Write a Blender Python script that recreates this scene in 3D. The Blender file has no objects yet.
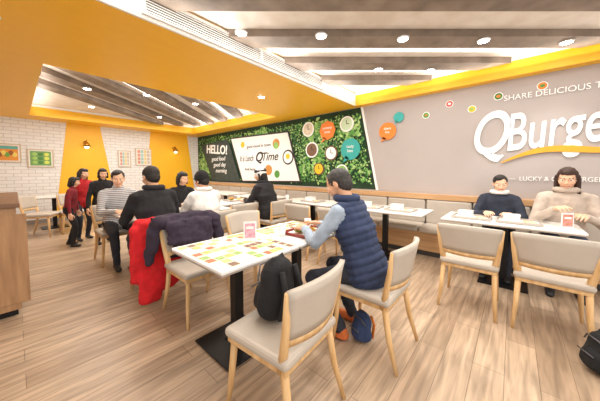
import bpy, bmesh, math, random
import numpy as np
from mathutils import Vector, Matrix, noise
V=Vector
random.seed(4); np.random.seed(4)
SC=bpy.context.scene
try:
    SC.view_settings.view_transform='Standard'
except Exception as e: print(e)
# ---------------------------------------------------------------- materials
def lin(h):
    h=h.lstrip('#'); c=[int(h[i:i+2],16)/255 for i in (0,2,4)]
    return tuple(x/12.92 if x<=.04045 else ((x+.055)/1.055)**2.4 for x in c)
MATS={}
def mat(name,col,rough=.6,metal=0,var=0.06,scale=8,bump=0,bscale=60,emit=0,sheen=0,coat=0):
    if name in MATS: return MATS[name]
    m=bpy.data.materials.new(name); m.use_nodes=True; nt=m.node_tree; N=nt.nodes; L=nt.links
    b=N['Principled BSDF']; c=lin(col) if isinstance(col,str) else col
    b.inputs['Roughness'].default_value=rough; b.inputs['Metallic'].default_value=metal
    b.inputs['Base Color'].default_value=(*c,1)
    tc=N.new('ShaderNodeTexCoord')
    if var:
        nz=N.new('ShaderNodeTexNoise'); nz.inputs['Scale'].default_value=scale; nz.inputs['Detail'].default_value=4
        L.new(tc.outputs['Object'],nz.inputs['Vector'])
        r=N.new('ShaderNodeValToRGB'); r.color_ramp.elements[0].position=.3; r.color_ramp.elements[1].position=.7
        r.color_ramp.elements[0].color=(*[x*(1-var) for x in c],1); r.color_ramp.elements[1].color=(*[min(1,x*(1+var)) for x in c],1)
        L.new(nz.outputs['Fac'],r.inputs['Fac']); L.new(r.outputs['Color'],b.inputs['Base Color'])
    if bump:
        n2=N.new('ShaderNodeTexNoise'); n2.inputs['Scale'].default_value=bscale; n2.inputs['Detail'].default_value=3
        L.new(tc.outputs['Object'],n2.inputs['Vector'])
        bp=N.new('ShaderNodeBump'); bp.inputs['Strength'].default_value=bump; bp.inputs['Distance'].default_value=.01
        L.new(n2.outputs['Fac'],bp.inputs['Height']); L.new(bp.outputs['Normal'],b.inputs['Normal'])
    if emit:
        b.inputs['Emission Color'].default_value=(*c,1); b.inputs['Emission Strength'].default_value=emit
    MATS[name]=m; return m
def woodmat(name,c1,c2,stretch=(2,30,30),rough=.5):
    m=bpy.data.materials.new(name); m.use_nodes=True; nt=m.node_tree; N=nt.nodes; L=nt.links; b=N['Principled BSDF']
    tc=N.new('ShaderNodeTexCoord'); mp=N.new('ShaderNodeMapping'); mp.inputs['Scale'].default_value=stretch
    nz=N.new('ShaderNodeTexNoise'); nz.inputs['Scale'].default_value=1; nz.inputs['Detail'].default_value=5
    r=N.new('ShaderNodeValToRGB'); r.color_ramp.elements[0].position=.35; r.color_ramp.elements[1].position=.68
    r.color_ramp.elements[0].color=(*lin(c1),1); r.color_ramp.elements[1].color=(*lin(c2),1)
    L.new(tc.outputs['Object'],mp.inputs['Vector']); L.new(mp.outputs['Vector'],nz.inputs['Vector'])
    L.new(nz.outputs['Fac'],r.inputs['Fac']); L.new(r.outputs['Color'],b.inputs['Base Color']); b.inputs['Roughness'].default_value=rough
    MATS[name]=m; return m
def floormat():
    m=bpy.data.materials.new('floor_planks'); m.use_nodes=True; nt=m.node_tree; N=nt.nodes; L=nt.links; b=N['Principled BSDF']
    tc=N.new('ShaderNodeTexCoord')
    br=N.new('ShaderNodeTexBrick'); br.offset=.37; br.inputs['Scale'].default_value=1
    br.inputs['Brick Width'].default_value=1.25; br.inputs['Row Height'].default_value=.17; br.inputs['Mortar Size'].default_value=.0018
    br.inputs['Color1'].default_value=(*lin('#c3ab92'),1); br.inputs['Color2'].default_value=(*lin('#a89078'),1); br.inputs['Mortar'].default_value=(*lin('#7f6a57'),1)
    L.new(tc.outputs['Object'],br.inputs['Vector'])
    mp=N.new('ShaderNodeMapping'); mp.inputs['Scale'].default_value=(2.2,26,1)
    nz=N.new('ShaderNodeTexNoise'); nz.inputs['Scale'].default_value=1; nz.inputs['Detail'].default_value=7; nz.inputs['Distortion'].default_value=.6
    L.new(tc.outputs['Object'],mp.inputs['Vector']); L.new(mp.outputs['Vector'],nz.inputs['Vector'])
    r=N.new('ShaderNodeValToRGB'); r.color_ramp.elements[0].position=.32; r.color_ramp.elements[1].position=.66
    r.color_ramp.elements[0].color=(.46,.45,.44,1); r.color_ramp.elements[1].color=(1.12,1.11,1.1,1)
    L.new(nz.outputs['Fac'],r.inputs['Fac'])
    mx=N.new('ShaderNodeMix'); mx.data_type='RGBA'; mx.blend_type='MULTIPLY'; mx.inputs[0].default_value=.78
    L.new(br.outputs['Color'],mx.inputs[6]); L.new(r.outputs['Color'],mx.inputs[7]); L.new(mx.outputs[2],b.inputs['Base Color'])
    b.inputs['Roughness'].default_value=.36
    return m
def brickmat():
    m=bpy.data.materials.new('white_brick'); m.use_nodes=True; nt=m.node_tree; N=nt.nodes; L=nt.links; b=N['Principled BSDF']
    tc=N.new('ShaderNodeTexCoord'); mp=N.new('ShaderNodeMapping'); mp.inputs['Rotation'].default_value=(math.radians(90),0,0)
    br=N.new('ShaderNodeTexBrick'); br.inputs['Scale'].default_value=1
    br.inputs['Brick Width'].default_value=.24; br.inputs['Row Height'].default_value=.085; br.inputs['Mortar Size'].default_value=.006
    br.inputs['Color1'].default_value=(.92,.915,.9,1); br.inputs['Color2'].default_value=(.86,.855,.84,1); br.inputs['Mortar'].default_value=(.64,.63,.62,1)
    L.new(tc.outputs['Object'],mp.inputs['Vector']); L.new(mp.outputs['Vector'],br.inputs['Vector']); L.new(br.outputs['Color'],b.inputs['Base Color'])
    bp=N.new('ShaderNodeBump'); bp.invert=True; bp.inputs['Strength'].default_value=.5; bp.inputs['Distance'].default_value=.01
    L.new(br.outputs['Fac'],bp.inputs['Height']); L.new(bp.outputs['Normal'],b.inputs['Normal']); b.inputs['Roughness'].default_value=.7
    return m
def stripemat(name,c1,c2,freq=40):
    m=bpy.data.materials.new(name); m.use_nodes=True; nt=m.node_tree; N=nt.nodes; L=nt.links; b=N['Principled BSDF']
    tc=N.new('ShaderNodeTexCoord'); w=N.new('ShaderNodeTexWave'); w.bands_direction='Z'; w.inputs['Scale'].default_value=freq/6.28; w.inputs['Distortion'].default_value=.5
    r=N.new('ShaderNodeValToRGB'); r.color_ramp.interpolation='CONSTANT'; r.color_ramp.elements[1].position=.5
    r.color_ramp.elements[0].color=(*lin(c1),1); r.color_ramp.elements[1].color=(*lin(c2),1)
    L.new(tc.outputs['Object'],w.inputs['Vector']); L.new(w.outputs['Fac'],r.inputs['Fac']); L.new(r.outputs['Color'],b.inputs['Base Color']); b.inputs['Roughness'].default_value=.9
    MATS[name]=m; return m
OAK=woodmat('light_oak','#c99f69','#e3bf8d',(25,25,3))
OAKB=woodmat('oak_panel','#b98d62','#d3aa7c',(25,1.5,25))
GREYBEAM=woodmat('greige_beam','#77695d','#9a8a7c',(4,4,4),.6)
CEILWOOD=woodmat('ceiling_white_slats','#e6dcd0','#f5efe6',(5,5,5),.6)
COUNTERW=woodmat('counter_wood','#9a7350','#bb936a',(20,20,2))
YEL=mat('yellow_paint','#fec128',.42,var=.02)
WHITE=mat('white_paint','#f5f3f0',.6,var=.01)
LAM=mat('white_laminate','#f4f3f0',.2,var=.01)
EDGE=mat('table_edge','#a89e94',.5)
BLACKM=mat('black_metal','#17171a',.4,metal=.4,var=0)
BEIGE=mat('beige_vinyl','#bab0a4',.55,var=.04,bump=.1)
GREYW=mat('mural_grey','#c4bbb7',.6,var=.03,scale=2)
# ---------------------------------------------------------------- builder
def link(o,parent=None):
    SC.collection.objects.link(o)
    if parent: o.parent=parent
    return o
class B:
    def __init__(s): s.v=[];s.f=[];s.m=[];s.s=[];s.mats=[]
    def mi(s,m):
        if m not in s.mats: s.mats.append(m)
        return s.mats.index(m)
    def add(s,vs,fs,m,smooth=False,M=None):
        o=len(s.v); k=s.mi(m)
        for p in vs:
            p=V(p); s.v.append(tuple(M@p) if M else tuple(p))
        for f in fs: s.f.append(tuple(i+o for i in f)); s.m.append(k); s.s.append(smooth)
    def box(s,c,size,m,bev=.004,rot=None,seg=2):
        bm=bmesh.new(); bmesh.ops.create_cube(bm,size=1)
        for v in bm.verts: v.co=V((v.co.x*size[0],v.co.y*size[1],v.co.z*size[2]))
        if bev: bmesh.ops.bevel(bm,geom=bm.edges[:],offset=min(bev,min(size)*.45),segments=seg,affect='EDGES',profile=.5)
        M=Matrix.Translation(V(c))
        if rot is not None: M=M@(rot if isinstance(rot,Matrix) else Matrix.Rotation(rot,4,'Z'))
        bm.verts.index_update()
        s.add([v.co.copy() for v in bm.verts],[[v.index for v in f.verts] for f in bm.faces],m,False,M); bm.free()
    def tube(s,pts,rad,m,seg=10,k=1,smooth=True):
        pts=[V(p) for p in pts]; n=len(pts); vs=[];fs=[]
        if not hasattr(rad,'__len__'): rad=[rad]*n
        for i,p in enumerate(pts):
            d=(pts[min(i+1,n-1)]-pts[max(i-1,0)]).normalized()
            x=d.cross(V((0,0,1))) if abs(d.z)<.95 else d.cross(V((0,1,0)))
            x.normalize(); y=d.cross(x)
            for j in range(seg):
                a=2*math.pi*j/seg; vs.append(p+(x*math.cos(a)*k+y*math.sin(a))*rad[i])
        for i in range(n-1):
            for j in range(seg): fs.append((i*seg+j,i*seg+(j+1)%seg,(i+1)*seg+(j+1)%seg,(i+1)*seg+j))
        fs.append(tuple(range(seg))[::-1]); fs.append(tuple((n-1)*seg+j for j in range(seg)))
        s.add(vs,fs,m,smooth)
    def ell(s,c,r,m,M=None,nu=14,nv=9):
        vs,fs=ellip(V((0,0,0)),r,nu,nv); T=Matrix.Translation(V(c)); 
        if M: T=T@M
        s.add(vs,fs,m,True,T)
    def poly(s,pts,m,thick,nrm):
        n=len(pts); nrm=V(nrm); vs=[V(p) for p in pts]+[V(p)+nrm*thick for p in pts]
        fs=[tuple(range(n))[::-1],tuple(range(n,2*n))]+[(i,(i+1)%n,(i+1)%n+n,i+n) for i in range(n)]
        s.add(vs,fs,m)
    def sheet(s,fn,nu,nv,th,m):
        vs=[];fs=[]
        for side in (0,1):
            for i in range(nu+1):
                for j in range(nv+1):
                    p,nn=fn(i/nu,j/nv); vs.append(V(p)+V(nn)*(th*(.5-side)))
        W=nv+1; K=(nu+1)*W
        for i in range(nu):
            for j in range(nv):
                a=i*W+j; fs.append((a,a+1,a+W+1,a+W)); fs.append((K+a,K+a+W,K+a+W+1,K+a+1))
        for i in range(nu):
            for j in (0,nv):
                a=i*W+j; fs.append((a,a+W,a+W+K,a+K))
        for j in range(nv):
            for i in (0,nu):
                a=i*W+j; fs.append((a,a+1,a+1+K,a+K))
        s.add(vs,fs,m,True)
    def mesh(s,name):
        me=bpy.data.meshes.new(name); me.from_pydata(s.v,[],s.f)
        for m in s.mats: me.materials.append(m)
        me.polygons.foreach_set('material_index',s.m); me.polygons.foreach_set('use_smooth',s.s); 
        bm=bmesh.new(); bm.from_mesh(me); bmesh.ops.recalc_face_normals(bm,faces=bm.faces); bm.to_mesh(me); bm.free()
        return me
    def obj(s,name,loc=(0,0,0),rz=0,parent=None,me=None):
        o=bpy.data.objects.new(name,me or s.mesh(name)); o.location=loc; o.rotation_euler=(0,0,rz); link(o,parent); return o
def put(name,me,loc,rz=0):
    o=bpy.data.objects.new(name,me); o.location=loc; o.rotation_euler=(0,0,rz); return link(o)
def ellip(c,r,nu=16,nv=10,R=None):
    vs=[];fs=[]
    for i in range(1,nv):
        th=math.pi*i/nv
        for j in range(nu):
            a=2*math.pi*j/nu; p=V((math.sin(th)*math.cos(a)*r[0],math.sin(th)*math.sin(a)*r[1],math.cos(th)*r[2]))
            if R: p=R@p
            vs.append(c+p)
    t=V((0,0,r[2])); t=R@t if R else t
    vs.append(c+t); vs.append(c-t); T=len(vs)-2
    for i in range(nv-2):
        for j in range(nu): fs.append((i*nu+j,(i+1)*nu+j,(i+1)*nu+(j+1)%nu,i*nu+(j+1)%nu))
    for j in range(nu):
        fs.append((T,j,(j+1)%nu)); o=(nv-2)*nu; fs.append((T+1,o+(j+1)%nu,o+j))
    return vs,fs
def rcone(a,b,ra,rb,wx=None,k=1.0,seg=16):
    a=V(a);b=V(b); d=b-a
    d=d.normalized() if d.length>1e-6 else V((0,0,1))
    x=V(wx) if wx is not None else (V((1,0,0)) if abs(d.x)<.8 else V((0,1,0)))
    x=(x-d*x.dot(d)); 
    if x.length<1e-3: x=V((0,1,0))-d*d.y
    x.normalize(); y=d.cross(x); vs=[];fs=[];R=[]
    for t in (-80,-50,-25,0): R.append((a,ra,math.radians(t)))
    for t in (0,25,50,80): R.append((b,rb,math.radians(t)))
    for c,r,t in R:
        for j in range(seg):
            an=2*math.pi*j/seg
            vs.append(c+d*(r*math.sin(t))+(x*math.cos(an)*k+y*math.sin(an))*r*math.cos(t))
    for i in range(len(R)-1):
        for j in range(seg): fs.append((i*seg+j,i*seg+(j+1)%seg,(i+1)*seg+(j+1)%seg,(i+1)*seg+j))
    fs.append(tuple(range(seg))[::-1]); fs.append(tuple((len(R)-1)*seg+j for j in range(seg)))
    return vs,fs
def remesh(geo,vox,sm=3,name='m'):
    vs=[];fs=[]
    for v,f in geo:
        o=len(vs); vs+= [tuple(p) for p in v]; fs+=[tuple(i+o for i in q) for q in f]
    me=bpy.data.meshes.new(name+'_t'); me.from_pydata(vs,[],fs)
    ob=bpy.data.objects.new(name+'_t',me); SC.collection.objects.link(ob)
    r=ob.modifiers.new('r','REMESH'); r.mode='VOXEL'; r.voxel_size=vox
    if sm: s=ob.modifiers.new('s','SMOOTH'); s.factor=.5; s.iterations=sm
    dg=bpy.context.evaluated_depsgraph_get(); out=bpy.data.meshes.new_from_object(ob.evaluated_get(dg))
    bpy.data.objects.remove(ob); bpy.data.meshes.remove(me)
    out.name=name; out.polygons.foreach_set('use_smooth',[True]*len(out.polygons))
    return out
# ---------------------------------------------------------------- people
def ik(r,t,l1,l2,pole):
    d=t-r; L=d.length; mx=(l1+l2)*.995
    if L>mx: t=r+d*(mx/L); d=t-r; L=mx
    u=d.normalized(); a=(l1*l1-l2*l2+L*L)/(2*L); h=math.sqrt(max(0,l1*l1-a*a))
    p=pole-u*pole.dot(u); p.normalize()
    return r+u*a+p*h, t
def pdist(P,pr):
    a,b,ra,rb,wx,k=[np.array(q) if isinstance(q,Vector) else q for q in pr[:6]]
    ab=b-a; L=ab@ab+1e-9; t=np.clip(((P-a)@ab)/L,0,1); q=P-(a+t[:,None]*ab)
    if k!=1 and wx is not None:
        w=np.array(wx,float); w/=np.linalg.norm(w); c=q@w; q=q-np.outer(c,w)*(1-1/k)
    return np.linalg.norm(q,axis=1)-(ra+(rb-ra)*t)
SKIN=mat('skin','#d6a382',.5,var=.05,scale=30); SKIN2=mat('skin_light','#e6b798',.5,var=.05,scale=30)
LIP=mat('lips','#b0605a',.4,var=0); EYEW=mat('eye_white','#efece8',.2,var=0); IRIS=mat('iris','#20140e',.15,var=0)
def cloth(n,c,bump=.5,bs=25): return mat('cloth_'+n,c,.9,var=.15,scale=12,bump=bump,bscale=bs)
def hand_geo(w,d,n,side,curl,S):
    d=d.normalized(); n=(n-d*n.dot(d)).normalized(); t=d.cross(n)*side; g=[]
    g.append(rcone(w-d*.03*S,w+d*.025*S,.023*S,.024*S,t,1.25))
    ln=(.070,.079,.073,.056); kk=(.088,.092,.087,.078)
    for i in range(4):
        o=t*(.031-.021*i)*S; K=w+d*kk[i]*S+o
        g.append(rcone(w+o*.7+d*.015*S,K,.0145*S,.0115*S))
        p=K
        for j,(fr,an) in enumerate(((.45,.45),(.3,1.1),(.25,1.6))):
            th=curl*an; dr=(d*math.cos(th)+n*math.sin(th)+t*(.06-.05*i)).normalized(); q=p+dr*ln[i]*fr*S
            g.append(rcone(p,q,(.0098-.0009*j)*S,(.0092-.0012*j)*S,seg=10)); p=q
    p=w+d*.022*S+t*.022*S
    for L,dr,r in ((.045,t*.75+d*.65+n*.35,.0145),(.032,t*.25+d*.85+n*.5,.0115),(.025,d*.9+n*.5,.0100)):
        q=p+dr.normalized()*L*S; g.append(rcone(p,q,r*S,(r-.0015)*S,seg=10)); p=q
    return g
def person(name,loc,rz,S=1.0,pose='sit',seat=.47,lean=8,turn=0,head=(0,10),hair='short',hairc='#1c1614',skin=SKIN,
           top=None,sleeve=None,legs=None,shoe=None,handsT=None,feetT=None,bulk=1.0,vox=.013,hem=True,curl=.8,scarf=None,quilt=False,capc=None,arm=1.0,palm=None,armbulk=None):
    top=top or cloth('black','#1d1d21'); sleeve=sleeve or top; legs=legs or cloth('jeans','#2a3140'); shoe=shoe or mat('shoe_dark','#202022',.5)
    E=bpy.data.objects.new(name,None); E.location=(*loc,0); E.rotation_euler=(0,0,rz); link(E); E.empty_display_size=.2
    ab=armbulk or bulk
    la=math.radians(lean); T=V((0,math.sin(la),math.cos(la)))
    Pz=seat+.095*S if pose=='sit' else .90*S
    P=V((0,0,Pz)); Rt=Matrix.Rotation(math.radians(turn),3,'Z'); X=Rt@V((1,0,0))
    C=P+T*.28*S; SH=P+T*.46*S; N=P+T*.53*S
    pr=[]
    def add(a,b,ra,rb,wx,k,m): pr.append((V(a),V(b),ra*S,rb*S,V(wx) if wx is not None else None,k,m))
    add(P-V((.075,.0,-.0))*S,P+V((.075,0,0))*S,.108*(.5+.5*bulk),.108*(.5+.5*bulk),None,1,legs)
    add(P+T*.05*S,C,.108*bulk,.118*bulk,X,1.32,top)
    add(C,SH-T*.03*S,.118*bulk,.098*bulk,X,1.5,top)
    add(SH-X*.13*S-T*.0*S,SH+X*.13*S,.058*bulk,.058*bulk,None,1,top)
    add(SH,N+T*.01*S,.085*bulk,.056,X,1.3,top)
    if hem: add(P-T*.02*S,P+T*.08*S,.125*bulk,.118*bulk,X,1.38,top)
    for s in (-1,1):
        hj=P+V((.088*s,0,-.01))*S
        if feetT: an=V(feetT[0 if s<0 else 1])
        else: an=V((.11*s,.40,.085))*1 if pose=='sit' else V((.10*s,.0+.05*s,.085*S))
        kn,an=ik(hj,an,.42*S,.41*S,V((.15*s,1,.25)))
        add(hj,kn,.088,.062,None,1,legs); add(kn,an,.060,.044,None,1,legs)
        add(an+V((0,-.02,-.02))*S,an+V((0,-.025,-.045))*S,.038,.036,None,1,shoe)
        add(an+V((0,-.03,-.048))*S,an+V((.015*s,.135,-.055))*S,.036,.030,(1,0,0),1.2,shoe)
    hg=[]
    ht=handsT or ([(-.14,.42,.79),(.14,.42,.79)] if pose=='sit' else [(-.24,.06,.78*S),(.24,.06,.78*S)])
    for i,s in enumerate((-1,1)):
        sj=SH+X*.175*s*S-T*.01*S
        tgt=V(ht[i]); el,wr=ik(sj,tgt,.285*S*arm,.255*S*arm,V((.75*s,-.5,-.9)))
        fd=(wr-el).normalized()
        add(sj,el,.054*ab,.043*ab,None,1,sleeve); add(el,wr-fd*.01*S,.043*ab,.030*ab,None,1,sleeve)
        if pose=='sit':
            n=V((-.45*s,.0,-.9)) if palm is None else V(palm[i]); dd=(fd*.6+V((0,.7,-.1))).normalized()
        else: n=V((-s,0,0)); dd=fd
        hg.append((hand_geo(wr+fd*.01*S,dd,n,s,curl,S*.98),s))
    geo=[rcone(*p[:4],p[4],p[5]) for p in pr]
    me=remesh(geo,vox,3,name+'_body')
    n=len(me.vertices); co=np.empty(n*3); me.vertices.foreach_get('co',co); co=co.reshape(-1,3)
    mats=[]; 
    for p in pr:
        if p[6] not in mats: mats.append(p[6])
    for m in mats: me.materials.append(m)
    D=np.stack([pdist(co,p) for p in pr]); lab=np.array([mats.index(p[6]) for p in pr])
    vl=lab[D.argmin(0)]
    nr=np.empty(n*3); me.vertices.foreach_get('normal',nr); nr=nr.reshape(-1,3)
    Tn=np.array(T)
    hgt=(co-np.array(P))@Tn
    if quilt:
        tq=np.abs(np.sin(math.pi*hgt/(.052*S)))**.5; q=(vl==mats.index(top))
        co=co+nr*(q*(tq-.6)*.014*S)[:,None]
    f=np.array([noise.noise(V((c[0]*9,c[1]*9,c[2]*14)))+.5*noise.noise(V((c[0]*22+7,c[1]*22,c[2]*26))) for c in co])
    co=co+nr*(f*.0065*S*bulk)[:,None]
    me.vertices.foreach_set('co',co.ravel())
    fc=np.array([list(p.vertices)[0] for p in me.polygons]); me.polygons.foreach_set('material_index',vl[fc].astype(int)); me.update()
    link(bpy.data.objects.new('body_clothed',me),E)
    for g,s in hg:
        hm=remesh(g,.0048*S,2,name+'_hand'); hm.materials.append(skin); link(bpy.data.objects.new('hand_right' if s>0 else 'hand_left',hm),E)
    R=Matrix.Rotation(math.radians(head[0]+turn),3,'Z')@Matrix.Rotation(-math.radians(head[1]),3,'X')
    HC=N+T*.055*S+ (R@V((0,.015,.085)))*S
    def h(v): return HC+(R@V(v))*S
    def el(c,r): return ellip(h(c),[q*S for q in r],16,12,R)
    def rc(a,b,ra,rb,wx=None,k=1): return rcone(h(a),h(b),ra*S,rb*S,R@V(wx) if wx else None,k)
    g=[el((0,-.008,.03),(.074,.094,.086)),rc((0,.012,-.02),(0,.042,-.082),.066,.03,(1,0,0),1.0),
       rc((0,.088,.012),(0,.103,-.026),.0075,.0125),rc((-.012,.09,-.03),(.012,.09,-.03),.008,.008),
       rc((-.034,.06,-.02),(-.03,.05,-.05),.03,.022),rc((.034,.06,-.02),(.03,.05,-.05),.03,.022),
       rc((-.03,.078,.024),(.03,.078,.024),.012,.012),rc((-.018,.078,-.055),(.018,.078,-.055),.012,.012),
       el((-.076,-.008,-.005),(.010,.02,.032)),el((.076,-.008,-.005),(.010,.02,.032)),
       rcone(N-T*.05*S,HC+(R@V((0,-.02,-.04)))*S,.058*S,.052*S)]
    hm=remesh(g,.0065*S,2,name+'_head'); hm.materials.append(skin); link(bpy.data.objects.new('head',hm),E)
    b=B()
    RM=R.to_4x4(); hc=mat('hair_'+hairc[1:],hairc,.6,var=.3,scale=40,bump=.6,bscale=90)
    for s in (-1,1):
        b.ell(h((.031*s,.079,.004)),(.0135*S,.009*S,.0085*S),EYEW,RM); b.ell(h((.031*s,.0865,.004)),(.006*S,.004*S,.006*S),IRIS,RM)
        v,f=rc((.017*s,.0885,.024),(.048*s,.076,.027),.004,.003); b.add(v,f,hc,True)
    v,f=rc((-.02,.083,-.056),(.02,.083,-.056),.0065,.0065); b.add(v,f,LIP,True)
    b.obj('face_features',parent=E)
    if hair!='none':
        hg=[el((0,-.022,.036),(.083,.098,.090)),el((0,-.05,-.01),(.07,.065,.08))]
        if hair=='short': hg.append(el((.02,.03,.085),(.055,.05,.036)))
        if hair=='long':
            hg+=[el((0,.02,.075),(.065,.065,.05)),rc((0,-.06,0),(0,-.085,-.24),.07,.05,(1,0,0),1.35),rc((-.078,-.01,.02),(-.085,-.0,-.17),.022,.02),rc((.078,-.01,.02),(.085,0,-.17),.022,.02)]
        if hair=='bob': hg+=[el((0,.02,.075),(.065,.065,.05)),rc((0,-.045,0),(0,-.055,-.09),.075,.065,(1,0,0),1.2),rc((-.076,.005,.02),(-.08,.01,-.08),.02,.02),rc((.076,.005,.02),(.08,.01,-.08),.02,.02)]
        hm=remesh(hg,.008*S,2,name+'_hair')
        for v in hm.vertices: v.co+=v.normal*noise.noise(v.co*60)*.004
        hm.materials.append(hc); link(bpy.data.objects.new('hair',hm),E)
    if capc:
        cm=cloth('cap_'+capc[0][1:],capc[0]); b=B()
        v,f=el((0,-.018,.058),(.092,.108,.082)); b.add(v,f,cm,True); b.obj('hat_crown',parent=E)
        b=B(); cm2=cloth('band_'+capc[1][1:],capc[1])
        v,f=rc((0,-.018,.035),(0,-.02,.05),.104,.104,(1,0,0),.9); b.add(v,f,cm2,True)
        b.tube([h((x,.085-.9*x*x*5,.045)) for x in (-.06,-.03,0,.03,.06)],.012*S,cm2); b.obj('hat_band',parent=E)
    if scarf:
        b=B()
        pts=[N+T*.03*S+(Rt@V((math.cos(a)*.085,math.sin(a)*.075-.01,-.01)))*S for a in [i*math.pi/8 for i in range(17)]]
        b.tube(pts,.030*S,scarf,10); b.obj('collar',parent=E)
    return E
# ---------------------------------------------------------------- furniture meshes
def chair_mesh():
    b=B()
    b.box((0,.01,.448),(.47,.45,.055),BEIGE,.024,seg=3)
    b.box((0,.01,.408),(.44,.42,.035),OAK,.006)
    for s in (-1,1):
        b.tube([(.19*s,.19,.42),(.205*s,.205,.2),(.22*s,.225,0)],[.021,.018,.012],OAK,10)
        b.tube([(.20*s,-.17,.44),(.21*s,-.21,.2),(.225*s,-.27,0)],[.022,.019,.012],OAK,10)
        b.tube([(.20*s,-.16,.40),(.212*s,-.185,.52),(.232*s,-.215,.66),(.248*s,-.235,.81)],[.021,.02,.017,.012],OAK,10,k=1.3)
    def arc(u,v,y0=0):
        x=(u-.5)*2; z=.53+.285*v; w=.205+.045*v
        return V((x*w,-.185-.055*v-.055*(1-x*x)+y0,z+.012*(1-x*x)*v)),V((x*.45,-1,-.15)).normalized()
    b.sheet(lambda u,v:arc(u,.14+.86*v),14,6,.03,BEIGE)
    b.sheet(lambda u,v:arc(u,.14*v),14,1,.026,OAK)
    return b.mesh('dining_chair')
CH=chair_mesh()
def table_mesh(wx,wy,poles=((0,0),),base=(.46,.46),h=.75):
    b=B(); b.box((0,0,h-.016),(wx,wy,.022),LAM,.006); b.box((0,0,h-.0325),(wx-.004,wy-.004,.012),EDGE,.003)
    for px,py in poles:
        b.box((px,py,h-.046),(.34,.34,.014),BLACKM,.003)
        b.box((px,py,(h-.05)/2),(.075,.075,h-.06),BLACKM,.006)
        b.box((px,py,.012),(*base,.014),BLACKM,.005); b.box((px,py,.024),(.14,.14,.014),BLACKM,.004)
        for sx in (-1,1):
            for sy in (-1,1): b.box((px+sx*base[0]*.42,py+sy*base[1]*.42,.003),(.04,.04,.006),BLACKM,0)
    return b.mesh('table')
# ---------------------------------------------------------------- room
X1=4.6; YB=9.1; ZC=2.61; ZT=2.86
def boxobj(name,lo,hi,m,bev=0):
    b=B(); b.box([(lo[i]+hi[i])/2 for i in range(3)],[hi[i]-lo[i] for i in range(3)],m,bev); return b.obj(name)
boxobj('floor',(-4,-3.5,-.1),(X1+.1,YB+.1,0),floormat())
boxobj('wall_right',(X1,-3.5,0),(X1+.1,YB+.1,3.0),GREYW)
boxobj('wall_back',(-4,YB,0),(X1,YB+.1,3.0),brickmat())
boxobj('baseboard_back',(-4,YB-.02,0),(4.0,YB,.10),mat('base_grey','#8d8680',.5))
boxobj('ceiling',(-4,-3.5,ZT),(X1,YB,ZT+.1),CEILWOOD)
b=B()
def bx(lo,hi,m,bev=0): b.box([(lo[i]+hi[i])/2 for i in range(3)],[hi[i]-lo[i] for i in range(3)],m,bev)
bx((-4,2.42,ZC),(X1,4.3,ZT),YEL); bx((-4,4.3,ZC),(.28,YB,ZT),YEL); bx((4.1,4.3,ZC),(X1,YB,ZT),YEL); bx((.28,8.4,ZC),(4.1,YB,ZT),YEL); bx((4.45,-3.5,ZC),(X1,2.42,ZT),YEL)
b.obj('ceiling_bulkhead')
b=B()
bx((.25,2.395,ZC+.0),(4.45,2.419,ZT-.02),WHITE); 
bx((4.425,-3.5,ZT-.05),(4.449,2.39,ZT-.001),WHITE)
bx((.281,4.301,ZT-.05),(4.099,4.33,ZT-.001),WHITE); bx((.281,8.37,ZT-.05),(4.099,8.399,ZT-.001),WHITE); bx((.281,4.33,ZT-.05),(.31,8.37,ZT-.001),WHITE); bx((4.07,4.33,ZT-.05),(4.099,8.37,ZT-.001),WHITE)
b.obj('trim_tray')
b=B(); DK=mat('grille_dark','#55524f',.6); G=mat('grille_white','#e0ddd8',.5)
gx0,gx1,gz0,gz1=.78,3.3,2.66,2.80; gy=2.385
bx((gx0,gy,gz0),(gx1,gy+.009,gz1),DK)
bx((gx0-.03,gy-.012,gz1),(gx1+.03,gy+.009,gz1+.02),G);bx((gx0-.03,gy-.012,gz0-.02),(gx1+.03,gy+.009,gz0),G)
for x in (gx0-.03,(gx0+gx1)/2-.015,gx1): bx((x,gy-.012,gz0),(x+.03,gy+.009,gz1),G)
for i in range(6): bx((gx0,gy-.01,gz0+.012+i*.022),(gx1,gy-.002,gz0+.019+i*.022),G)
b.obj('air_vent_grille')
F2=V((.757,.653,0)); R2=V((.653,-.757,0))
def clipbeam(b,org,dr,off,w,z0,z1,rect,m):
    bm=bmesh.new(); bmesh.ops.create_cube(bm,size=1); n=V((-dr.y,dr.x,0))
    for v in bm.verts: v.co=org+dr*(v.co.x*16)+n*(off+v.co.y*w)+V((0,0,(z0+z1)/2+v.co.z*(z1-z0)))
    for pc,pn in (((rect[0],0,0),(-1,0,0)),((rect[1],0,0),(1,0,0)),((0,rect[2],0),(0,-1,0)),((0,rect[3],0),(0,1,0))):
        g=bmesh.ops.bisect_plane(bm,geom=bm.verts[:]+bm.edges[:]+bm.faces[:],plane_co=pc,plane_no=pn,clear_outer=True)
        ed=[e for e in g['geom_cut'] if isinstance(e,bmesh.types.BMEdge)]
        if ed: bmesh.ops.edgenet_fill(bm,edges=ed)
    bm.verts.index_update()
    if len(bm.verts): b.add([v.co.copy() for v in bm.verts],[[v.index for v in f.verts] for f in bm.faces],m)
    bm.free()
b=B()
O0=V((0,0,0)); RN=(.3,4.42,-3.3,2.39); RF=(.32,4.06,4.34,8.36)
for dist in (.9,1.55,2.2,2.87,3.52,4.15): clipbeam(b,O0,R2,dist,.25,ZT-.08,ZT-.001,RN,GREYBEAM)
for lat in (-4.4,-3.85,-3.3,-2.75,-2.2,-1.65,-1.1): clipbeam(b,O0,F2,-lat,.23,ZT-.09,ZT-.001,RF,GREYBEAM)
b.obj('ceiling_beams')
LS=mat('led_strip','#fff8ee',.5,var=0,emit=4)
b=B()
for dist in (1.22,1.87,3.2,3.83): clipbeam(b,O0,R2,dist,.03,ZT-.02,ZT-.001,RN,LS)
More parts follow.
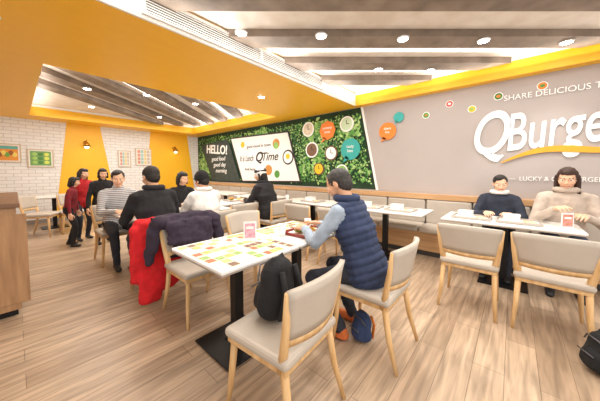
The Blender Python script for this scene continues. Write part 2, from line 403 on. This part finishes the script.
for lat in (-4.1,-3.0,-1.95): clipbeam(b,O0,F2,-lat,.03,ZT-.02,ZT-.001,RF,LS)
b.obj('led_strip_lights')
EM=mat('lamp_glow','#fffaf0',.5,var=0,emit=25)
b=B()
for x,y,z in [(1.61,2.2,ZT-.02),(2.2,1.6,ZT-.02),(2.83,.96,ZT-.02),(3.45,.3,ZT-.02),(4.1,-.4,ZT-.02),(3.44,1.5,ZT-.02),(3.95,.95,ZT-.02),(2.84,3.33,ZC),(-.08,3.3,ZC),(.9,5.7,ZT-.02),(1.7,5.3,ZT-.02),(2.6,5.2,ZT-.02),(1.2,7.2,ZT-.02),(2.6,7.2,ZT-.02)]:
    zz=z-.065 if z>2.7 else z
    b.tube([(x,y,zz+.0),(x,y,zz-.012)],[.066,.058],WHITE,20); b.tube([(x,y,zz-.008),(x,y,zz-.015)],[.051,.051],EM,20)
b.obj('downlights')
b=B()
b.poly([(.98,YB-.012,ZC),(1.68,YB-.012,ZC),(2.05,YB-.012,.1),(.68,YB-.012,.1)],YEL,.01,(0,1,0))
b.poly([(3.0,YB-.012,ZC),(4.2,YB-.012,ZC),(4.5,YB-.012,.1),(2.75,YB-.012,.1)],YEL,.01,(0,1,0))
b.obj('wall_paint_accent')
def frame(x0,x1,z0,z1,style):
    b=B(); y=YB-.03
    fr=mat('frame_white','#efece6',.4) ; bx_=b.box
    bx_(((x0+x1)/2,y+.012,(z0+z1)/2),(x1-x0,.02,z1-z0),mat('frame_wood','#cdbb9f',.5),.003)
    bx_(((x0+x1)/2,y,(z0+z1)/2),(x1-x0-.05,.006,z1-z0-.05),fr,0)
    w=x1-x0-.10; hh=z1-z0-.10; cx=(x0+x1)/2; cz=(z0+z1)/2
    if style==0:
        bx_((cx,y-.005,cz),(w,.004,hh),mat('print_orange','#e89a3c',.5),0)
        bx_((cx,y-.008,cz+hh*.38),(w,.003,hh*.2),mat('print_teal','#5fb0a8',.5),0)
        for k in range(5): b.ell((cx+(k-2)*w*.17,y-.008,cz-hh*.1+(k%2)*hh*.12),(w*.12,.004,hh*.16),mat('print_c%d'%(k%3),['#9d5a2e','#f0d86a','#6faa4a'][k%3],.5))
    elif style==1:
        bx_((cx,y-.005,cz),(w,.004,hh),mat('print_green','#7aa860',.5),0)
        for k in range(9): b.ell((cx+(k%3-1)*w*.28,y-.008,cz+(k//3-1)*hh*.28),(w*.13,.004,hh*.12),mat('print_g%d'%(k%3),['#a8d171','#4f8e4a','#dfe96a'][k%3],.5))
    else:
        for k in range(16):
            bx_((cx+(k%4-1.5)*w*.25,y-.005,cz+(k//4-1.5)*hh*.25),(w*.2,.004,hh*.2),mat('print_m%d'%(k%4),['#dc9b84','#a5cbc6','#e6cf90','#c9bfb4'][k%4],.5),0)
    b.obj('framed_picture')
frame(-.3,.14,1.53,1.98,0); frame(.23,.7,1.42,1.88,1); frame(2.08,2.42,1.45,1.96,2); frame(2.54,3.0,1.5,2.06,2)
for x in (1.35,3.72):
    b=B(); BR=mat('brass','#b88a3e',.3,metal=1,var=0); z=2.12; y=YB
    b.tube([(x,y-.001,z),(x,y-.03,z)],.05,BR,16); b.tube([(x,y-.03,z),(x,y-.14,z+.06),(x,y-.17,z)],.01,BR,8)
    b.tube([(x,y-.17,z+.01),(x,y-.17,z-.03),(x,y-.17,z-.12)],[.02,.05,.085],BR,16); b.ell((x,y-.17,z-.12),(.05,.05,.05),mat('bulb','#ffe9c0',.4,var=0,emit=8))
    b.obj('wall_sconce')
# ---------------------------------------------------------------- right wall mural
XW=X1-.002
b=B(); DG=mat('foliage_back','#1c3a22',.8,var=.3)
yb=lambda z:1.98+(z-.95)*.21
b.poly([(XW-.006,yb(.97),.97),(XW-.006,yb(ZC),ZC-.01),(XW-.006,YB-.05,ZC-.01),(XW-.006,YB-.05,.97)],DG,.005,(1,0,0))
greens=[mat('leaf_%d'%i,c,.5,var=.2) for i,c in enumerate(['#3c7a36','#5b9a45','#8abd62','#24502a','#bcd98c'])]
PB=[(8.75,2.28),(7.0,2.36),(6.35,1.0),(8.0,1.0)]
PW=[(6.88,2.38),(4.3,2.34),(3.88,1.05),(6.25,1.0)]
for i in range(6800):
    z=random.uniform(1.08,2.48); y=random.uniform(yb(z)+.08,8.95)
    if y<7.4 and y>4.4 and 1.1<z<2.22: continue
    big=noise.noise(V((y*1.6,z*1.6,3)))
    s=random.uniform(.035,.07)*(1.0+max(0,big)*2.2); a=random.uniform(0,6.28); x=XW-.012-random.random()*.02
    c,sn=math.cos(a),math.sin(a)
    pts=[(0,0),(.3,.28),(.65,.26),(1,0),(.65,-.26),(.3,-.28)]
    t=random.uniform(-.2,.2)
    vs=[(x-abs(p[1])*s*.2+t*s*(p[0]-.5)*.3,y+(p[0]*c-p[1]*sn)*s,z+(p[0]*sn+p[1]*c)*s) for p in pts]
    wts=[4,4,3,3,2] if big<0 else [2,4,5,1,4]
    b.add(vs,[(0,1,2,3),(0,3,4,5)],random.choices(greens,wts)[0])
me=bpy.data.meshes.new('f'); me.from_pydata([(p[0],p[1],min(p[2],ZC-.01)) for p in b.v],[],b.f)
for m in b.mats: me.materials.append(m)
me.polygons.foreach_set('material_index',b.m); link(bpy.data.objects.new('vertical_garden',me))
def text(name,s,y,z,size,m,shear=0,x=X1-.06,rot=0,bold=0,ext=.003,par=None,align='LEFT',sx=1):
    cu=bpy.data.curves.new(name,'FONT'); cu.body=s; cu.size=size; cu.extrude=ext; cu.shear=shear; cu.offset=bold; cu.align_x=align
    o=bpy.data.objects.new(name,cu); cu.materials.append(m)
    Mx=Matrix(((0,0,-1),(-1,0,0),(0,1,0))).to_4x4()
    o.matrix_world=Matrix.Translation((x,y,z))@Mx@Matrix.Rotation(rot,4,'Z')@Matrix.Diagonal((sx,1,1,1)); link(o); 
    if par: o.parent=par
    return o
INK=mat('ink','#2e2b2b',.6,var=0); WH=mat('paint_white_sign','#fdfdfb',.5,var=0)
CB=mat('chalkboard','#3a4440',.7,var=.25)
b=B(); b.poly([(X1-.052,*p) for p in PB],CB,.012,(1,0,0)); p1=b.obj('chalkboard_sign')
text('lettering','HELLO!',8.35,1.98,.40,WH,bold=.012,x=X1-.056,par=p1,rot=-.08)
for i,s in enumerate(['good food','good day','morning']): text('lettering',s,8.0-i*.12,1.68-i*.2,.2,WH,shear=.2,x=X1-.056,par=p1)
b=B(); b.poly([(X1-.052,*p) for p in PW],INK,.01,(1,0,0))
b.poly([(X1-.058,6.8,2.34),(X1-.058,4.34,2.30),(X1-.058,3.94,1.09),(X1-.058,6.22,1.04)],WHITE,.006,(1,0,0))
def disc(y,z,r,m,x): b.tube([(x,y,z),(x-.004,y,z)],[r,r],m,24,smooth=False)
disc(4.32,1.68,.19,INK,X1-.059); disc(4.32,1.68,.15,WH,X1-.063); disc(4.32,1.70,.07,YEL,X1-.067)
disc(5.05,1.36,.14,mat('bun','#c98a45',.6),X1-.059); disc(4.72,1.25,.1,greens[1],X1-.059); disc(5.3,1.22,.08,mat('tomato','#c43a28',.5),X1-.059)
disc(4.75,2.05,.13,mat('bun','#c98a45',.6),X1-.059); disc(4.75,2.0,.09,greens[2],X1-.063)
disc(6.2,2.12,.09,YEL,X1-.059)
p2=b.obj('poster_panel')
text('lettering','Time',5.35,1.62,.32,INK,shear=.3,x=X1-.06,par=p2,bold=.003)
text('lettering','Q',5.62,1.6,.38,INK,shear=.3,x=X1-.06,par=p2,bold=.01)
text('lettering','It is Lunch',6.35,1.62,.26,INK,shear=.3,x=X1-.06,par=p2,sx=.6)
text('lettering','good mood in town',6.0,2.0,.13,INK,x=X1-.06,par=p2)
text('lettering','fresh burger coffee',6.1,1.35,.11,INK,x=X1-.06,par=p2)
OR=mat('bubble_orange','#f0842f',.5,var=0); TE=mat('bubble_teal','#35aaa4',.5,var=0); BRN=mat('bark_brown','#7a5a45',.6)
def bubble(y,z,r,m,txt=None,x=X1-.062,oct=False):
    global b
    b=B(); n=8 if oct else 24
    b.tube([(x,y,z),(x-.01,y,z)],[r,r],m,n,smooth=False); b.poly([(x-.01,y+r*.5,z-r*.6),(x-.01,y+r*.1,z-r*.85),(x-.01,y+r*.75,z-r*1.25)],m,.009,(1,0,0))
    o=b.obj('speech_bubble_sign')
    if txt:
        for i,t in enumerate(txt): text('lettering',t,y,z+.03-i*r*.42,r*.4,WH,x=x-.012,par=o,align='CENTER')
def clock(y,z,r,m1,m2):
    global b
    b=B(); x=X1-.052
    b.tube([(x,y,z),(x-.02,y,z)],[r,r],m1,28,smooth=False); b.tube([(x-.02,y,z),(x-.024,y,z)],[r*.82,r*.82],m2,28,smooth=False)
    b.box((x-.027,y,z+r*.25),(.004,.012,r*.5),INK,0); b.box((x-.027,y-r*.2,z),(.004,r*.4,.012),INK,0)
    b.obj('hanging_clock')
bubble(3.12,2.22,.21,OR,['yummy','time'],oct=True); bubble(2.55,1.78,.22,TE,['tasty','bite'])
clock(3.66,2.30,.17,WH,mat('pale_sand','#d9cdb8',.5)); clock(3.55,1.82,.18,WH,BRN); clock(3.02,1.72,.16,BRN,WH); clock(2.64,2.3,.16,WH,mat('pale_green','#c9dfbe',.5)); clock(3.35,1.38,.14,BRN,YEL); clock(2.75,1.33,.14,WH,greens[2])
bubble(1.8,2.07,.16,OR,['share','fun'],x=X1-.02); bubble(1.6,2.3,.09,TE,x=X1-.02)
gz=mat('mural_grey2','#b3a9a5',.6,var=.04,scale=2)
b=B(); b.poly([(XW-.001,yb(.96),.96),(XW-.001,yb(ZC),ZC-.01),(XW-.001,-3.4,ZC-.01),(XW-.001,-3.4,.96)],gz,.0009,(1,0,0)); b.poly([(X1-.03,yb(.96)+.02,.96),(X1-.03,yb(ZC)+.02,ZC-.01),(X1-.03,yb(ZC)-.02,ZC-.01),(X1-.03,yb(.96)-.02,.96)],WHITE,.027,(1,0,0)); pm=b.obj('mural_panel')
text('lettering','Q',.52,1.58,.86,WH,shear=.3,x=X1-.02,bold=.012,par=pm,sx=.62,rot=.04); text('lettering','Burger',.10,1.62,.72,WH,shear=.25,x=X1-.02,rot=.09,bold=.008,par=pm,sx=.54)
text('lettering','SHARE DELICIOUS TIME',.14,2.32,.105,WH,x=X1-.02,par=pm,sx=.95); text('lettering','—  LUCKY & CITY BURGER KITCHEN  —',.05,1.20,.08,WH,x=X1-.02,par=pm,sx=.9)
b=B(); GO=mat('gold_swoosh','#e0a526',.4,var=0)
up=[];dn=[]
for i in range(21):
    t=i/20; y=.14-1.35*t; z=1.45+.26*t+.08*math.sin(t*5.5); w=.035*math.sin(math.pi*min(1,t*1.02+.02))+.006
    up.append((X1-.032,y,z+w)); dn.append((X1-.032,y,z-w))
for i in range(20): b.poly([up[i],up[i+1],dn[i+1],dn[i]],GO,.008,(1,0,0))
b.obj('swoosh_sign')
b=B()
for i,(y,z) in enumerate([(1.15,2.27),(.81,2.40),(.51,2.27),(.2,2.40),(-.25,2.45)]):
    b.tube([(X1-.003,y,z),(X1-.012,y,z)],.055,WH,20,smooth=False); b.tube([(X1-.012,y,z),(X1-.015,y,z)],.045,[greens[1],mat('tomato','#c43a28'),YEL,greens[0],OR][i],20,smooth=False); b.ell((X1-.016,y,z),(.006,.025,.02),[mat('bun','#c98a45'),WH,greens[2],OR,greens[1]][i])
b.obj('round_food_stickers')
b=B()
bx((4.18,-2.8,.08),(X1-.003,8.9,.38),OAKB); bx((4.2,-2.8,0),(X1-.003,8.9,.08),mat('kick','#3a3634',.6))
y=-2.8
while y<8.85:
    b.box((4.32,y+.325,.42),(.46,.635,.09),BEIGE,.03,seg=3); b.box((4.545,y+.325,.655),(.09,.635,.40),BEIGE,.03,seg=3); y+=.65
bx((4.50,-2.8,.86),(X1-.003,8.9,.945),OAKB,.004)
b.obj('banquette_bench')
# ---------------------------------------------------------------- tables
TW=table_mesh(.66,1.22,base=(.45,.45)); TS=table_mesh(.68,.70)
for y in (.06,1.5,2.95,4.5,6.0,7.5): put('restaurant_table',TW,(3.80,y,0))
for x,y in ((1.1,1.6),(1.80,1.6),(1.2,3.75),(1.92,3.75),(2.9,4.15),(2.2,4.15),(.6,8.2)): put('restaurant_table',TS,(x,y,0))
r=math.radians
for x,y,a in [(.97,.96,4),(1.80,.80,0),(1.12,2.24,180),(1.85,2.28,183),(2.98,.30,-90),(2.98,-.27,-92),(1.04,3.0,0),(1.68,3.05,4),(.98,4.5,180),(1.9,4.5,180),(3.05,3.28,0),(2.35,3.4,0),(3.05,1.85,-90),(3.05,2.5,-90),(.35,7.3,-120),(.85,7.35,180),(3.05,6.0,-90),(2.4,5.2,90)]:
    put('dining_chair',CH,(x,y,0),r(a))
b=B(); bx((-1.6,3.4,.06),(.0,5.2,1.0),COUNTERW,.004); bx((-1.6,3.37,1.0),(.025,5.23,1.04),mat('counter_top','#7a5a42',.4),.006); bx((-1.55,3.44,0),(-.02,5.15,.06),BLACKM)
for i in range(5): bx((-1.5+i*.32,3.393,.12),(-1.22+i*.32,3.4,.94),COUNTERW,.003)
b.obj('service_counter')
b=B(); bx((-.35,3.6,1.04),(-.1,3.8,1.10),mat('tray_black','#26221f',.5),.008); b.tube([(-.2,3.7,1.10),(-.2,3.7,1.18)],[.03,.038],WHITE,14); b.tube([(-.28,3.7,1.10),(-.28,3.7,1.18)],[.03,.035],mat('cup_yellow','#e7c14b',.5),14); b.obj('condiment_tray')
# ---------------------------------------------------------------- tabletop things
def placemat(x,y,w,h,seed):
    rr=random.Random(seed); b=B(); b.box((0,0,.0008),(w,h,.0014),mat('menu_cream','#efe3c8',.5,var=.03),0)
    cols=['#dcae5a','#b5643f','#8aaa5a','#ecd27a','#7a5b48','#d9d2c6','#d1935a','#c9dbe0']
    for i in range(5):
        for j in range(4):
            if rr.random()<.88:
                c=rr.choice(cols); b.box((-w/2+w*(i+.5)/5,-h/2+h*(j+.5)/4,.0018),(w/5*.86,h/4*.82,.001),mat('menu_'+c[1:],c,.5,var=.3,scale=40),0)
    b.obj('printed_menu_placemat',(x,y,.746),0)
placemat(.95,1.76,.34,.31,1); placemat(.95,1.43,.34,.31,2); placemat(1.28,1.76,.28,.31,3); placemat(1.28,1.43,.28,.31,4); placemat(1.65,1.76,.30,.28,5); placemat(1.98,1.76,.28,.28,6)
def tray(x,y,z=.746,rz=0,food=True,col='#8a2f24'):
    b=B(); m=mat('tray_'+col[1:],col,.4)
    b.box((0,0,.005),(.38,.28,.008),m,.003)
    for s in (-1,1): b.box((0,s*.14,.016),(.39,.012,.026),m,.003); b.box((s*.19,0,.016),(.012,.28,.026),m,.003)
    b.box((0,0,.0105),(.34,.24,.002),WHITE,0)
    if food:
        b.ell((-.08,.02,.03),(.05,.05,.016),mat('bun','#c98a45')); b.ell((-.08,.02,.048),(.052,.052,.03),mat('bun','#c98a45')); b.tube([(-.08,.02,.03),(-.08,.02,.04)],.055,greens[1],14)
        for i in range(10): b.box((.07+random.uniform(-.03,.03),random.uniform(-.05,.05),.02+random.random()*.02),(.06,.009,.009),mat('fries','#e6b84a',.6),.002,rot=random.uniform(0,3))
        b.tube([(.14,.09,.012),(.14,.09,.10)],[.026,.034],mat('cup_white','#f4f2ee',.4),14)
    else:
        b.box((.06,0,.045),(.15,.15,.065),WHITE,.014); b.box((.06,0,.082),(.157,.157,.012),LAM,.004); b.box((-.1,.03,.02),(.08,.12,.014),mat('wrap','#e6d2a4',.6),.005,rot=.4)
    b.obj('food_tray',(x,y,z),rz)
TG='#b5aca3'
tray(1.80,1.47,rz=.05); tray(3.72,.38,rz=1.57,food=False,col=TG); tray(3.72,-.06,rz=1.57,col=TG,food=False); tray(3.74,1.75,rz=1.57,food=False,col=TG); tray(3.74,1.25,rz=1.5,food=False,col=TG); tray(1.2,3.7); tray(1.9,3.72,col=TG); tray(2.85,4.15,col=TG); tray(3.74,2.9,rz=1.57,food=False,col=TG); tray(3.74,4.4,rz=1.57,food=False,col=TG)
def tent(x,y,rz,c):
    b=B(); b.box((0,0,.006),(.12,.07,.010),WHITE,.003); b.box((0,0,.085),(.105,.006,.15),mat('card_white','#f6eef0',.3),.001); b.box((0,-.0045,.085),(.085,.002,.12),mat('card_'+c[1:],c,.4,var=.4,scale=30),0); b.box((0,-.006,.11),(.06,.001,.02),WHITE,0); b.obj('table_menu_stand',(x,y,.746),rz)
tent(1.28,1.66,r(-40),'#e9a4b6'); tent(3.64,-.43,r(-60),'#d98a7a'); tent(3.6,2.04,r(-60),'#d9a0a8')
def cup(x,y,z=.746,c='#f4f2ee'):
    b=B(); b.tube([(0,0,0),(0,0,.10)],[.028,.038],mat('cup_'+c[1:],c,.4),16); b.tube([(0,0,.10),(0,0,.108)],[.041,.039],WHITE,16); b.obj('paper_cup',(x,y,z))
cup(1.56,1.56); cup(3.55,3.4); cup(1.55,3.9); cup(2.6,4.4)
# ---------------------------------------------------------------- jackets & bags
def drape(name,loc,rz,m,geo,amp=.014,vox=.012):
    me=remesh([rcone(*g) for g in geo],vox,3,name)
    for v in me.vertices: v.co+=v.normal*(noise.noise(v.co*9)+.5*noise.noise(v.co*22))*amp
    me.materials.append(m); o=put(name,me,(*loc,0),rz); return o
Xa=(1,0,0)
drape('red_jacket',(.96,3.0),0,cloth('red','#cc1a22'),[((-.19,-.27,.82),(.17,-.27,.82),.045,.05),((-.02,-.34,.80),(-.05,-.37,.20),.062,.062,Xa,3.0),((-.23,-.3,.76),(-.25,-.33,.3),.05,.045),((.17,-.32,.76),(.15,-.35,.38),.055,.045),((-.1,-.17,.8),(-.1,-.15,.62),.03,.03,Xa,4),((-.12,-.37,.3),(-.14,-.38,.10),.055,.055,Xa,2.0)],.014)
drape('dark_puffer_jacket',(1.12,2.24),math.pi,cloth('plum','#342a3a',.7,18),[((-.26,-.25,.85),(.26,-.25,.85),.065,.07),((0,-.34,.8),(0,-.36,.5),.06,.055,Xa,3.6),((-.30,-.24,.82),(-.36,-.2,.48),.065,.045),((.28,-.26,.82),(.33,-.28,.5),.06,.045),((0,-.15,.82),(0,-.12,.66),.055,.055,Xa,4.2),((-.1,-.13,.7),(-.12,-.1,.58),.05,.045,Xa,2)],.026)
def backpack(name,loc,rz,c,s=1,z=0,acc=None):
    m=cloth(name,c,.6,30)
    me=remesh([rcone((0,0,.10*s),(0,-.01*s,.29*s),.10*s,.085*s,Xa,1.45),rcone((0,.07*s,.10*s),(0,.07*s,.17*s),.06*s,.055*s,Xa,1.8),rcone((-.05*s,-.01,.37*s),(.05*s,-.01,.37*s),.014*s,.014*s),rcone((-.07*s,0,.30*s),(-.05*s,-.01,.38*s),.014*s,.012*s),rcone((.07*s,0,.30*s),(.05*s,-.01,.38*s),.014*s,.012*s)],.010,3,name)
    for v in me.vertices: v.co+=v.normal*noise.noise(v.co*16)*.008
    me.materials.append(m); E=put(name,me,(*loc,z),rz)
    b=B(); zc=mat('zip','#5b5b60',.4,metal=.5)
    b.tube([(-.12*s,.045*s,.26*s),(-.06*s,.075*s,.33*s),(.06*s,.075*s,.33*s),(.12*s,.045*s,.26*s)],.005,zc); b.tube([(-.08*s,.128*s,.19*s),(.08*s,.128*s,.19*s)],.004,zc)
    for q in (-1,1): b.tube([(.07*q*s,-.09*s,.32*s),(.085*q*s,-.125*s,.2*s),(.09*q*s,-.09*s,.05*s)],.013*s,acc or m,8,k=1.6)
    b.obj('straps_and_zip',parent=E); return E
backpack('black_backpack',(.98,1.03),.2,'#1a1a1d',.95,.475)
backpack('black_shoulder_bag',(2.47,-.48),.5,'#19191b',.72)
backpack('patterned_bag',(1.74,.86),1.2,'#2f3f63',.62,0,cloth('or','#d9772f'))
# ---------------------------------------------------------------- people
NAVY=cloth('navy','#2e3a58',.3); SHIRT=cloth('shirt','#9dabbc'); DKT=cloth('darktrouser','#2b2e38'); BLK=cloth('black','#212125'); REDC=cloth('redsw','#b8222a'); WJ=cloth('whitejacket','#e9e6e2'); BEI=cloth('greyhoodie','#c0b1a4'); DNV=cloth('darknavyjacket','#2a2f3d')
STR=stripemat('cloth_striped','#cfcfd1','#83868f',75)
MC=cloth('sneaker','#c96a35')
person('seated_man_in_vest',(1.78,.84),0,1.05,lean=20,head=(8,28),hair='short',hairc='#34302e',top=NAVY,sleeve=SHIRT,legs=DKT,shoe=MC,quilt=True,bulk=1.15,armbulk=1.1,vox=.009,handsT=[(-.13,.53,.83),(.10,.55,.83)],feetT=[(-.13,.16,.09),(.13,.2,.09)],scarf=NAVY,curl=1.0)
person('seated_man_in_black',(1.06,3.05),0,1.06,lean=12,head=(10,20),top=BLK,legs=DKT,bulk=1.2,handsT=[(-.15,.45,.79),(.15,.45,.79)],scarf=BLK)
person('seated_person_in_white_jacket',(1.70,3.12),0,.97,lean=10,head=(15,15),top=WJ,bulk=1.2,capc=('#1a1a1c','#1a1a1c'),scarf=WJ)
person('seated_person_in_stripes',(.98,4.42),math.pi,1.0,lean=10,head=(-10,12),top=STR,legs=DKT,bulk=1.1,handsT=[(-.2,.42,.79),(.1,.42,.79)],skin=SKIN2)
person('seated_diner',(1.9,4.45),math.pi,.97,lean=10,head=(10,12),top=BLK,hair='bob',skin=SKIN2)
person('standing_girl_in_red',(.84,6.3),r(200),.82,'stand',hair='long',top=REDC,legs=DKT,head=(10,10),skin=SKIN2)
person('standing_child',(.62,5.9),r(250),.73,'stand',hair='bob',top=cloth('dred','#7d1f2a'),legs=BLK,head=(0,12),skin=SKIN2)
person('standing_woman',(1.05,5.75),r(190),.82,'stand',hair='bob',top=BLK,legs=BLK,head=(-10,10),skin=SKIN2,bulk=1.1)
person('seated_woman_in_black_jacket',(3.05,3.34),r(12),1.07,lean=18,head=(30,12),top=BLK,legs=DKT,bulk=1.3,hair='bob',capc=('#1b1b20','#eceae6'),handsT=[(-.12,.5,.79),(.14,.5,.79)],skin=SKIN2,scarf=BLK)
person('seated_boy',(4.24,.13),r(90),.93,lean=12,head=(10,12),top=DNV,sleeve=DNV,legs=DKT,bulk=1.15,hair='short',handsT=[(-.12,.38,.81),(.12,.38,.81)],skin=SKIN2,scarf=WJ)
person('seated_woman_in_hoodie',(4.20,-.46),r(90),1.04,lean=14,head=(-8,12),top=BEI,legs=cloth('jeansb','#4b5568'),bulk=1.15,hair='long',hairc='#3a241a',handsT=[(-.12,.38,.86),(.1,.36,.92)],skin=SKIN2,scarf=BEI)
# ---------------------------------------------------------------- lights
w=bpy.data.worlds.new('w'); SC.world=w; w.use_nodes=True; w.node_tree.nodes['Background'].inputs[0].default_value=(1,.98,.95,1); w.node_tree.nodes['Background'].inputs[1].default_value=1.35
def area(name,loc,sx,sy,p,col=(1,.955,.89),rot=(0,0,0)):
    l=bpy.data.lights.new(name,'AREA'); l.shape='RECTANGLE'; l.size=sx; l.size_y=sy; l.energy=p; l.color=col; o=bpy.data.objects.new(name,l); o.location=loc; o.rotation_euler=rot; link(o)
area('ceiling_fill',(2.3,.4,2.74),3.6,3.4,76); area('ceiling_fill',(2.2,6.3,2.74),3.3,3.6,115); area('ceiling_fill',(2.0,3.4,2.59),3.5,.8,36); area('ceiling_fill',(0,-1.5,2.7),3,2.5,62)  # large fill areas added under the ceiling to brighten the room, not fixtures
area('cove_light',(4.38,-.5,2.66),.05,5.5,12,rot=(0,r(150),0)); area('cove_light',(2.3,2.33,2.62),4,.05,12,rot=(r(-150),0,0)); area('cove_light',(.36,-.5,2.66),.05,5.5,12,rot=(0,r(-150),0))
area('cove_light',(.36,6.3,2.64),.05,4,8,rot=(0,r(-150),0)); area('cove_light',(4.02,6.3,2.64),.05,4,8,rot=(0,r(150),0)); area('cove_light',(2.2,4.38,2.64),3.6,.05,8,rot=(r(150),0,0))
for x,y in [(2.2,1.6),(2.83,.96),(3.45,.3),(3.44,1.5),(4.0,-.35),(2.84,3.33),(1.61,2.15),(2.6,5.2),(.9,5.7),(1.2,7.2),(2.6,7.2)]:
    l=bpy.data.lights.new('downlight_spot','SPOT'); l.energy=48; l.spot_size=1.7; l.spot_blend=.7; l.shadow_soft_size=.05; l.color=(1,.96,.9); o=bpy.data.objects.new('downlight_spot',l); o.location=(x,y,2.57 if 3<y<4 else 2.73); link(o)
# ---------------------------------------------------------------- camera
FPX=247.0
cd=bpy.data.cameras.new('camera'); cam=bpy.data.objects.new('camera',cd); link(cam)
cd.sensor_width=36; cd.lens=FPX*36/600; cd.shift_y=-16.5/600; cd.clip_start=.05
cam.location=(0,0,1.33); cam.rotation_euler=(math.pi/2-math.radians(3),0,-math.radians(49.2))
SC.camera=cam
